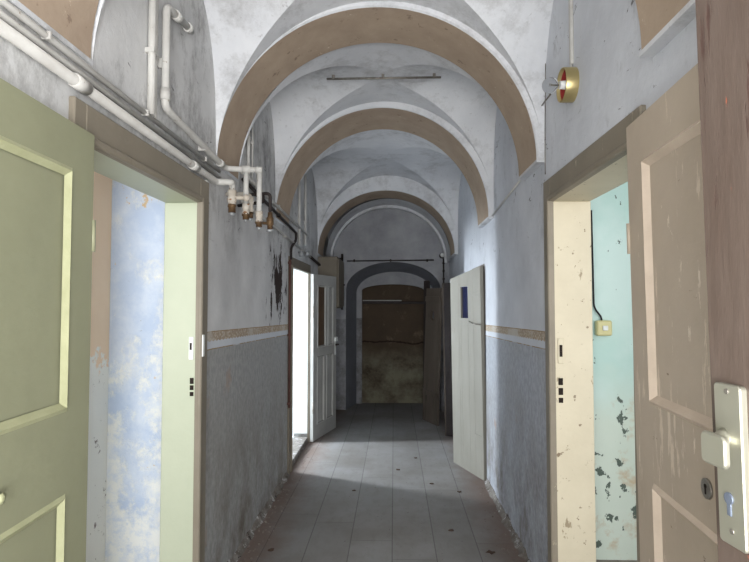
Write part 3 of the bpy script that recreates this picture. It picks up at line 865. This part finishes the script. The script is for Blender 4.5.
# thick lower pipe feeding the first valve
VX, VY = -0.897, 3.0
m = MB(); m.tube([(XL + 0.024, -0.14, 2.300), (XL + 0.024, 2.97, 2.266), (VX, VY - 0.02, 2.265), (VX, VY, 2.262), (VX, VY, 2.20)], 0.0175, 0.03, 14)
m.cyl((XL + 0.024, 1.62, 2.2815), (XL + 0.024, 1.69, 2.2805), 0.022); m.cyl((XL + 0.024, 2.60, 2.270), (XL + 0.024, 2.67, 2.269), 0.022)
pr.part('pipe_run', m, M['pipe'], None, True)
m = MB(); m.rings([(VX, VY, z) for z in (2.225, 2.20, 2.195, 2.175, 2.17, 2.145)], [.025, .025, .020, .027, .027, .02], 16)
m.tube([(VX, VY, 2.185), (VX + .07, VY + .02, 2.185)], 0.012); m.sphere((VX + .075, VY + .02, 2.185), 0.020)
vb = pr.part('valve_body', m, M['pipe_dirty'], None, True)
m = MB(); m.rings([(VX, VY, z) for z in (2.15, 2.135, 2.13, 2.10)], [.02, .025, .021, .021], 8)
pr.part('brass_nut', m, M['brass'], vb, True)
pr.part('cap', MB().cyl((VX, VY, 2.10), (VX, VY, 2.085), 0.014), M['cap'], vb, True)

p = Thing('heating_pipe', (XL, 0.2, 2.36), 0, 0, 'thin white pipe, topmost of the three running just above the left door frame', 'pipe')
m = MB().tube([(XL + .014, -0.14, 2.372), (XL + .014, 3.05, 2.345)], 0.010)
for y in (0.6, 1.5, 2.12, 2.8): m.box(XL, XL + .028, y - .006, y + .006, 2.366 - .0085 * y - .006, 2.366 - .0085 * y + .018, 0, .002)
p.part('pipe_run', m, M['pipe'], None, True)
p = Thing('heating_pipe', (XL, 0.2, 2.33), 0, 0, 'thin white pipe, middle one of the three above the left door frame', 'pipe')
p.part('pipe_run', MB().tube([(XL + .014, -0.14, 2.338), (XL + .014, 3.05, 2.308)], 0.010), M['pipe'], None, True)

# riser that drops, runs along the wall and forks into two legs with valves
p = Thing('manifold_pipe', (XL, 2.3, 2.4), 0, 0, 'white pipe bending down the wall to a fork of two capped valves', 'pipe')
m = MB().tube([(XL + .03, 2.56, 2.905), (XL + .03, 2.27, 2.87), (XL + .03, 2.27, 2.43), (XL + .03, 3.11, 2.375), (-0.765, 3.13, 2.368)], 0.0165, 0.035, 14)
m.cyl((XL + .03, 2.27, 2.46), (XL + .03, 2.27, 2.51), 0.021); m.cyl((XL + .03, 2.36, 2.881), (XL + .03, 2.42, 2.888), 0.022)
m.cyl((XL + .03, 2.50, 2.898), (XL + .03, 2.54, 2.903), 0.022); m.cyl((XL + .03, 3.00, 2.382), (XL + .03, 3.04, 2.379), 0.021)
m.cyl((-0.875, 3.119, 2.372), (-0.828, 3.124, 2.370), 0.023); m.cyl((-0.80, 3.127, 2.369), (-0.76, 3.131, 2.368), 0.020)
clips(m, 2.27, 2.62, 0.0165); clips(m, 2.75, 2.398, 0.0165)
p.part('pipe_run', m, M['pipe'], None, True)
def leg(p, x, y, zt, zb, r=0.0155, drop=0.08):
    m = MB().tube([(x, y, zt), (x, y, zb + drop)], r)
    a = p.part('drop_leg', m, M['pipe'], None, True)
    m = MB(); m.rings([(x, y, zb + drop + .01), (x, y, zb + drop - .02), (x, y, zb + drop - .025), (x, y, zb + drop - .05)], [r + .006, r + .006, r + .001, r + .008], 12)
    p.part('coupling', m, M['pipe_dirty'], a, True)
    m = MB(); m.rings([(x, y, zb + drop - .045), (x, y, zb + .022), (x, y, zb + .018), (x, y, zb)], [r + .008, r + .008, r + .003, r + .003], 8)
    p.part('brass_nut', m, M['brass'], a, True)
    p.part('cap', MB().cyl((x, y, zb), (x, y, zb - .014), 0.011), M['cap'], a, True)
leg(p, -0.852, 3.12, 2.372, 2.08)
leg(p, -0.777, 3.13, 2.368, 2.037)
p = Thing('stop_valve', (XL, 3.25, 2.1), 0, 0, 'small dirty white valve hanging between the two pipe legs', 'valve')
sx_, sy_ = -0.848, 3.20
m = MB().tube([(XL + .005, sy_ + .01, 2.245), (sx_, sy_, 2.245), (sx_, sy_, 2.17)], 0.012, 0.03); m.rings([(sx_, sy_, z) for z in (2.225, 2.20, 2.17, 2.135)], [.020, .022, .017, .022], 14)
b_ = p.part('valve_body', m, M['pipe_dirty'], None, True)
p.part('brass_nut', MB().rings([(sx_, sy_, 2.135), (sx_, sy_, 2.10)], [.020, .018], 8), M['brass'], b_, True)
p.part('cap', MB().cyl((sx_, sy_, 2.10), (sx_, sy_, 2.085), 0.012), M['cap'], b_, True)
p = Thing('gas_valve', (XL, 3.3, 2.05), 0, 0, 'brass valve on a black looped pipe, right of the white pipe legs', 'valve')
xg, yg = -0.752, 3.30
m = MB().tube([(XL + .005, 3.36, 2.262), (-0.83, 3.31, 2.265), (xg, yg, 2.268), (xg, yg, 2.13)], 0.0105, 0.03); m.sphere((-0.835, 3.31, 2.265), 0.017)
m.tube([(-0.80, 3.305, 2.265), (-0.80, 3.33, 2.22), (XL + .01, 3.45, 2.22)], 0.0105, 0.02)
b_ = p.part('pipe_loop', m, M['iron'], None, True)
m = MB(); m.rings([(xg, yg, z) for z in (2.15, 2.125, 2.115, 2.075, 2.07, 2.045)], [.014, .016, .022, .022, .017, .017], 10)
m.tube([(xg - .07, yg, 2.085), (xg, yg, 2.085)], 0.010)
v_ = p.part('valve_body', m, M['brass'], None, True)
p.part('cap', MB().cyl((xg, yg, 2.045), (xg, yg, 2.032), 0.021), M['cap'], v_, True)
# dark service pipe with a kink, ending in the red-brown conduit by the doorway
m = MB().tube([(XL + .025, 3.50, 2.40), (XL + .025, 4.04, 2.372), (XL + .025, 5.01, 2.32), (XL + .025, 5.43, 2.297), (XL + .025, 5.43, 2.227), (XL + .025, 5.165, 2.12), (XL + .025, 5.165, 2.01)], 0.013, 0.05)
m.sphere((XL + .025, 4.60, 2.342), 0.019)
tag(m.build('gas_pipe', M['iron']), 'dark pipe kinking downward just before the far left doorway', 'pipe')
m = MB().tube([(XL + .018, 5.155, 2.01), (XL + .018, 5.155, 0.62)], 0.011)
for z in (1.98, 1.3, 0.66): m.box(XL, XL + .032, 5.14, 5.17, z - .012, z + .012, 0, 0.002)
tag(m.build('cable_conduit', M['rust_pipe']), 'red brown vertical conduit at the near edge of the far left doorway', 'conduit')
m = MB().tube([(XL + .02, 3.50, 2.448), (XL + .02, 4.36, 2.42), (XL + .02, 6.12, 2.363)], 0.013)
for y in (3.9, 4.6, 5.3): m.box(XL, XL + .036, y - .008, y + .008, 2.475 - (y - 3.5) * .032 - .04, 2.475 - (y - 3.5) * .032 - .01, 0, .002)
tag(m.build('wall_pipe', M['pipe']), 'upper white pipe running along the left wall beyond the valves', 'pipe')
m = MB().tube([(XL + .02, 3.5, 2.26), (XL + .02, 4.52, 2.227), (XL + .02, 6.4, 2.14)], 0.012)
for y in (4.0, 4.9, 5.8): m.box(XL, XL + .034, y - .008, y + .008, 2.246 - (y - 4) * .045 - .016, 2.246 - (y - 4) * .045 + .012, 0, .002)
tag(m.build('wall_pipe', M['pipe']), 'lower white pipe running along the left wall towards the cabinet', 'pipe')
m = MB().tube([(XL + .022, 6.40, 2.14), (XL + .022, 7.19, 2.10)], 0.017)
tag(m.build('pipe_stub', M['iron']), 'dark pipe end reaching the wall cabinet above the folded door', 'pipe')
def vpipe(y, z0, z1, r, label, grp=None, x=XL, mat='pipe', sgn=1, name='riser_pipe'):
    m = MB().tube([(x + sgn * (r + .004), y, z0), (x + sgn * (r + .004), y, z1)], r)
    m.box(x, x + sgn * (2 * r + .006), y - r - .004, y + r + .004, z0 + .25, z0 + .27)
    return tag(m.build(name, M[mat]), label, 'pipe', grp)
vpipe(2.16, 2.36, 3.10, 0.0155, 'left of the thin vertical pipes above the near left door frame')
vpipe(2.215, 2.36, 3.12, 0.007, 'thinnest vertical pipe beside the white pipe that bends above the near left doorway')
vpipe(3.66, 2.46, 3.02, 0.011, 'left of two vertical pipes between the large and the middle brown arch')
vpipe(3.78, 2.46, 3.08, 0.007, 'thin right one of two vertical pipes between the large and the middle brown arch')
vpipe(5.66, 2.20, 3.00, 0.013, 'left of two vertical pipes above the far left doorway')
vpipe(6.05, 2.24, 3.08, 0.013, 'right of two vertical pipes above the far left doorway')
for (y, z, w_) in ((5.66, 2.20, 'left'), (6.05, 2.24, 'right')):
    m = MB(); m.cyl((XL + .035, y + .03, z - .06), (XL + .035, y + .03, z - .12), 0.022); m.cyl((XL + .001, y + .03, z - .07), (XL + .035, y + .03, z - .07), 0.010)
    tag(m.build('capped_stub', M['cap']), 'grey capped stub under the %s vertical pipe above the far left doorway' % w_, 'pipe stub')
# white cable cover beside the near left frame
m = MB(); m.box(XL, XL + .012, 2.848, 2.874, 1.40, 2.25, 0, 0.002); m.box(XL, XL + .012, 2.848, 2.874, 1.33, 1.375, 0, 0.002)
m.box(XL, XL + .010, 2.853, 2.869, 1.375, 1.40)
tag(m.build('cable_cover', M['white_enamel']), 'narrow white cable cover along the near left door frame', 'cable cover')

# ------------------------------------------------------------ right wall fittings
YL, ZL = 2.53, 2.605
wl = Thing('wall_lamp', (XR, YL, ZL), 0, 0, 'round brass wall lamp with a bare clear bulb on the right wall', 'lamp')
m = MB()
n = 40
m.turn((XR, YL, ZL), [(0.0, 0.078), (0.055, 0.078), (0.058, 0.076), (0.055, 0.073), (0.003, 0.073)])
wl.part('rim', m, M['gold'], None, True)
wl.part('reflector', MB().turn((XR, YL, ZL), [(0.004, 0.0725), (0.040, 0.0725)]), M['red'], None, True)
wl.part('back_plate', MB().cyl((XR - 0.002, YL, ZL), (XR - 0.014, YL, ZL), 0.076, n=40), M['red'], None, True)
m = MB(); m.rings([(XR - 0.012, YL, ZL), (XR - 0.02, YL, ZL), (XR - 0.04, YL, ZL), (XR - 0.064, YL, ZL)], [0.028, 0.026, 0.020, 0.018], 24)
sk = wl.part('lamp_holder', m, M['porcelain'], None, True)
pr_ = [(0.062, 0.013), (0.074, 0.016), (0.088, 0.030), (0.106, 0.037), (0.126, 0.034), (0.140, 0.020), (0.145, 0.003)]
pr_ = [(0.060, 0.0005), (0.062, 0.012), (0.072, 0.014)] + [(0.108 - 0.036 * math.cos(R(a)), 0.036 * math.sin(R(a)) + 0.0004) for a in range(28, 181, 8)]
m = MB().turn((XR, YL, ZL), pr_, 32)
bl = wl.part('light_bulb', m, M['glass'], None, True)
m = MB(); m.tube([(XR - .07, YL, ZL), (XR - .105, YL, ZL)], 0.004); m.tube([(XR - .105, YL - .012, ZL), (XR - .11, YL, ZL + .006), (XR - .105, YL + .012, ZL)], 0.0012)
wl.part('filament', m, M['steel'], bl, True)
m = MB(); m.box(XR - 0.016, XR, YL - .012, YL + .012, ZL + .095, 3.22, 0, 0.003); m.cyl((XR - .009, YL, ZL + .095), (XR - .009, YL, ZL + .075), 0.005)
tag(m.build('cable_cover', M['pipe']), 'white cable cover dropping to the round wall lamp', 'cable cover')
m = MB().tube([(XR - .006, 2.97, 2.90), (XR - .006, 3.0, 2.42), (XR - .006, 3.0, 2.30)], 0.0025)
tag(m.build('wall_cable', M['steel']), 'thin dark cable down the right wall beside the large brown arch', 'cable')
m = MB().tube([(XR - .002, 2.90, 2.70), (XR - .03, 2.86, 2.71), (XR - .035, 2.83, 2.75)], 0.004, 0.02); m.tube([(XR - .02, 3.00, 2.68), (XR - .004, 2.89, 2.70)], 0.004)
tag(m.build('cable_end', M['steel']), 'bent wire end sticking out left of the round wall lamp', 'wire')
m = MB().tube([(XR - .012, 3.48, 2.40), (XR - .012, 4.58, 2.325)], 0.007)
m2 = MB().tube([(-0.50, 4.03, 3.272), (0.35, 4.03, 3.272)], 0.008)
for x in (-0.45, -0.08, 0.3): m2.box(x - .01, x + .01, 4.02, 4.04, 3.268, 3.31)
tag(m2.build('ceiling_conduit', M['steel']), 'thin pale conduit crossing the vault crown behind the large brown arch', 'conduit')
tag(m.build('wall_pipe', M['pipe']), 'thin white pipe between the arch feet on the right wall', 'pipe')

# switch on the mint wall, with its cable
xs_, zs_ = 1.320, 1.442
sw = Thing('light_switch', (xs_, 3.55, zs_), 0, 0, 'yellowed square light switch on the mint green wall', 'switch')
sw.part('box', MB().box(xs_ - .048, xs_ + .048, 3.505, 3.55, zs_ - .048, zs_ + .048, 0, 0.008), M['bakelite'], None, True)
sw.part('rocker', MB().box(xs_ - .014, xs_ + .018, 3.494, 3.506, zs_ - .014, zs_ + .016, 0, 0.003), M['white_enamel'], None, True)
m = MB().tube([(xs_ - .01, 3.53, zs_ + .045), (xs_ - .012, 3.53, zs_ + .07), (xs_ - .055, 3.535, zs_ + .13), (xs_ - .06, 3.54, zs_ + .75)], 0.006, 0.03)
tag(m.build('switch_cable', M['cable']), 'black cable hanging to the yellowed light switch', 'cable')

# ------------------------------------------------------------ end wall fittings
m = MB().tube([(-0.71, Y1 - .015, 2.235), (0.60, Y1 - .015, 2.245)], 0.010)
for x in (-0.6, -0.05, 0.5): m.box(x - .012, x + .012, Y1 - .03, Y1, 2.22, 2.26)
tag(m.build('conduit', M['iron']), 'thin horizontal conduit across the end wall above the niche', 'conduit')
el = Thing('end_lamp', (0.72, Y1 - .12, 2.31), 0, 0, 'small bare lamp on the end wall right of the niche arch', 'lamp')
el.part('lamp_holder', MB().rings([(0.72, Y1 - .0, 2.31), (0.72, Y1 - .04, 2.31), (0.72, Y1 - .09, 2.31)], [0.04, 0.028, 0.022], 18), M['iron'], None, True)
el.part('light_bulb', MB().rings([(0.72, Y1 - d, 2.31) for d in (.085, .11, .14, .16, .168)], [.014, .028, .032, .02, .003], 18), M['porcelain'], None, True)
m = MB().tube([(0.745, Y1 - .012, 2.27), (0.745, Y1 - .012, 1.75)], 0.012)
for z in (2.2, 2.08, 1.96, 1.84): m.sphere((0.745, Y1 - .014, z), 0.02)
tag(m.build('vertical_cable', M['iron']), 'dark knotted cable hanging below the small end lamp', 'cable')

# ------------------------------------------------------------ broken wall foot, crumbs, leaves
def foot(name, side, runs, label):
    m = MB(); xw = XL if side < 0 else XR; d = 1 if side < 0 else -1
    for (ya, yb) in runs:
        n = max(4, int((yb - ya) / 0.035)); V = []; F = []
        for i in range(n + 1):
            y = ya + (yb - ya) * i / n
            a = mnoise.noise(Vector((y * 5, side * 3, 1))); b = mnoise.noise(Vector((y * 13, side * 7, 4)))
            h = 0.040 + 0.026 * a + 0.016 * b; w = 0.018 + 0.010 * b + 0.008 * a
            for (qx, qz) in ((-0.003, h), (w * .35, h * .85), (w * .8, h * .45), (w * 1.3, h * .18), (w * 1.9, 0.0005)):
                j = mnoise.noise(Vector((y * 31, qz * 60, qx * 60))) * 0.006
                V.append((xw + d * (qx + (j if qx > 0 else 0)), y, max(qz + (j if qz > .001 else 0), 0.0005)))
        for i in range(n):
            for k in range(4): F.append((i * 5 + k, i * 5 + k + 1, (i + 1) * 5 + k + 1, (i + 1) * 5 + k))
        m.add(V, F)
    structure(name, m, M['skirt'], label, 'wall foot')
foot('baseboard_left', -1, [(Y0, 1.63), (2.86, 5.14), (6.47, 8.29)], 'crumbling plaster foot of the left wall')
foot('baseboard_right', 1, [(Y0, 1.80), (2.98, 5.0), (5.93, 8.29)], 'crumbling plaster foot of the right wall')
m = MB()
def chip(m, x, y, r, h):
    n = random.randint(4, 6); a0 = random.random() * 6
    P_ = [(x + r * random.uniform(.6, 1) * math.cos(a0 + 2 * PI * k / n), y + r * random.uniform(.6, 1) * math.sin(a0 + 2 * PI * k / n)) for k in range(n)]
    V = [(p[0], p[1], 0.0005) for p in P_] + [(x + (p[0] - x) * .7, y + (p[1] - y) * .7, h * random.uniform(.6, 1)) for p in P_]
    m.add(V, [tuple(range(n, 2 * n))] + [(k, (k + 1) % n, n + (k + 1) % n, n + k) for k in range(n)])
for k in range(520):
    side = random.choice((-1, 1)); y = random.uniform(2.9, 8.2) if random.random() < .8 else random.uniform(0.3, 2.9)
    off = 0.04 + abs(random.gauss(0, 0.07))
    x = XL + off if side < 0 else XR - off
    if side > 0 and (4.9 < y < 5.8 or 6.5 < y < 7.8): continue
    chip(m, x, y, random.uniform(0.003, 0.011), random.uniform(0.002, 0.008))
tag(m.build('plaster_crumbs', M['plaster_bit']), 'plaster crumbs and grit along the foot of both corridor walls', 'debris', None, 'stuff')
def flake(x, y, r):
    m = MB(); n = 9; a0 = random.random() * 6; V = [(0, 0, 0.006)]
    for k in range(n):
        rr = r * random.uniform(.55, 1) * (1 if k % 2 else .7)
        V.append((rr * math.cos(a0 + 2 * PI * k / n) * 1.3, rr * math.sin(a0 + 2 * PI * k / n), random.uniform(0.001, 0.009)))
    m.add(V, [(0, k + 1, (k + 1) % n + 1) for k in range(n)])
    V2 = [(p[0], p[1], 0.0003) for p in V[1:]]
    o = len(m.v); m.add(V2, [tuple(range(n))]); 
    for k in range(n): m.f.append([1 + k, 1 + (k + 1) % n, o + (k + 1) % n, o + k]); m.mi.append(0); m.sm.append(False)
    f = m.build('dry_leaf', M['leaf']); f.location = (x, y, 0.001)
    return f
for (x, y, r, w_) in ((0.04, 5.35, .024, 'dry leaf scrap in the middle of the light patch on the floor'), (0.33, 4.95, .022, 'curled dry leaf scrap at the near edge of the light patch'),
    (0.62, 3.62, .034, 'largest brown leaf scrap, nearest the viewer at the right of the floor'), (0.40, 3.95, .026, 'brown leaf scrap just behind the largest one on the right of the floor'),
    (-0.80, 3.60, .026, 'rust brown leaf scrap on the floor near the left wall foot'), (0.22, 5.75, .018, 'small dark leaf scrap far up the floor beside the pale plank door'),
    (-0.34, 4.75, .018, 'small brown leaf scrap left of the middle of the floor'), (0.55, 4.75, .022, 'brown leaf scrap on the floor just in front of the pale plank door')):
    tag(flake(x, y, r), w_, 'leaf', 'dry leaf scraps on the corridor floor')
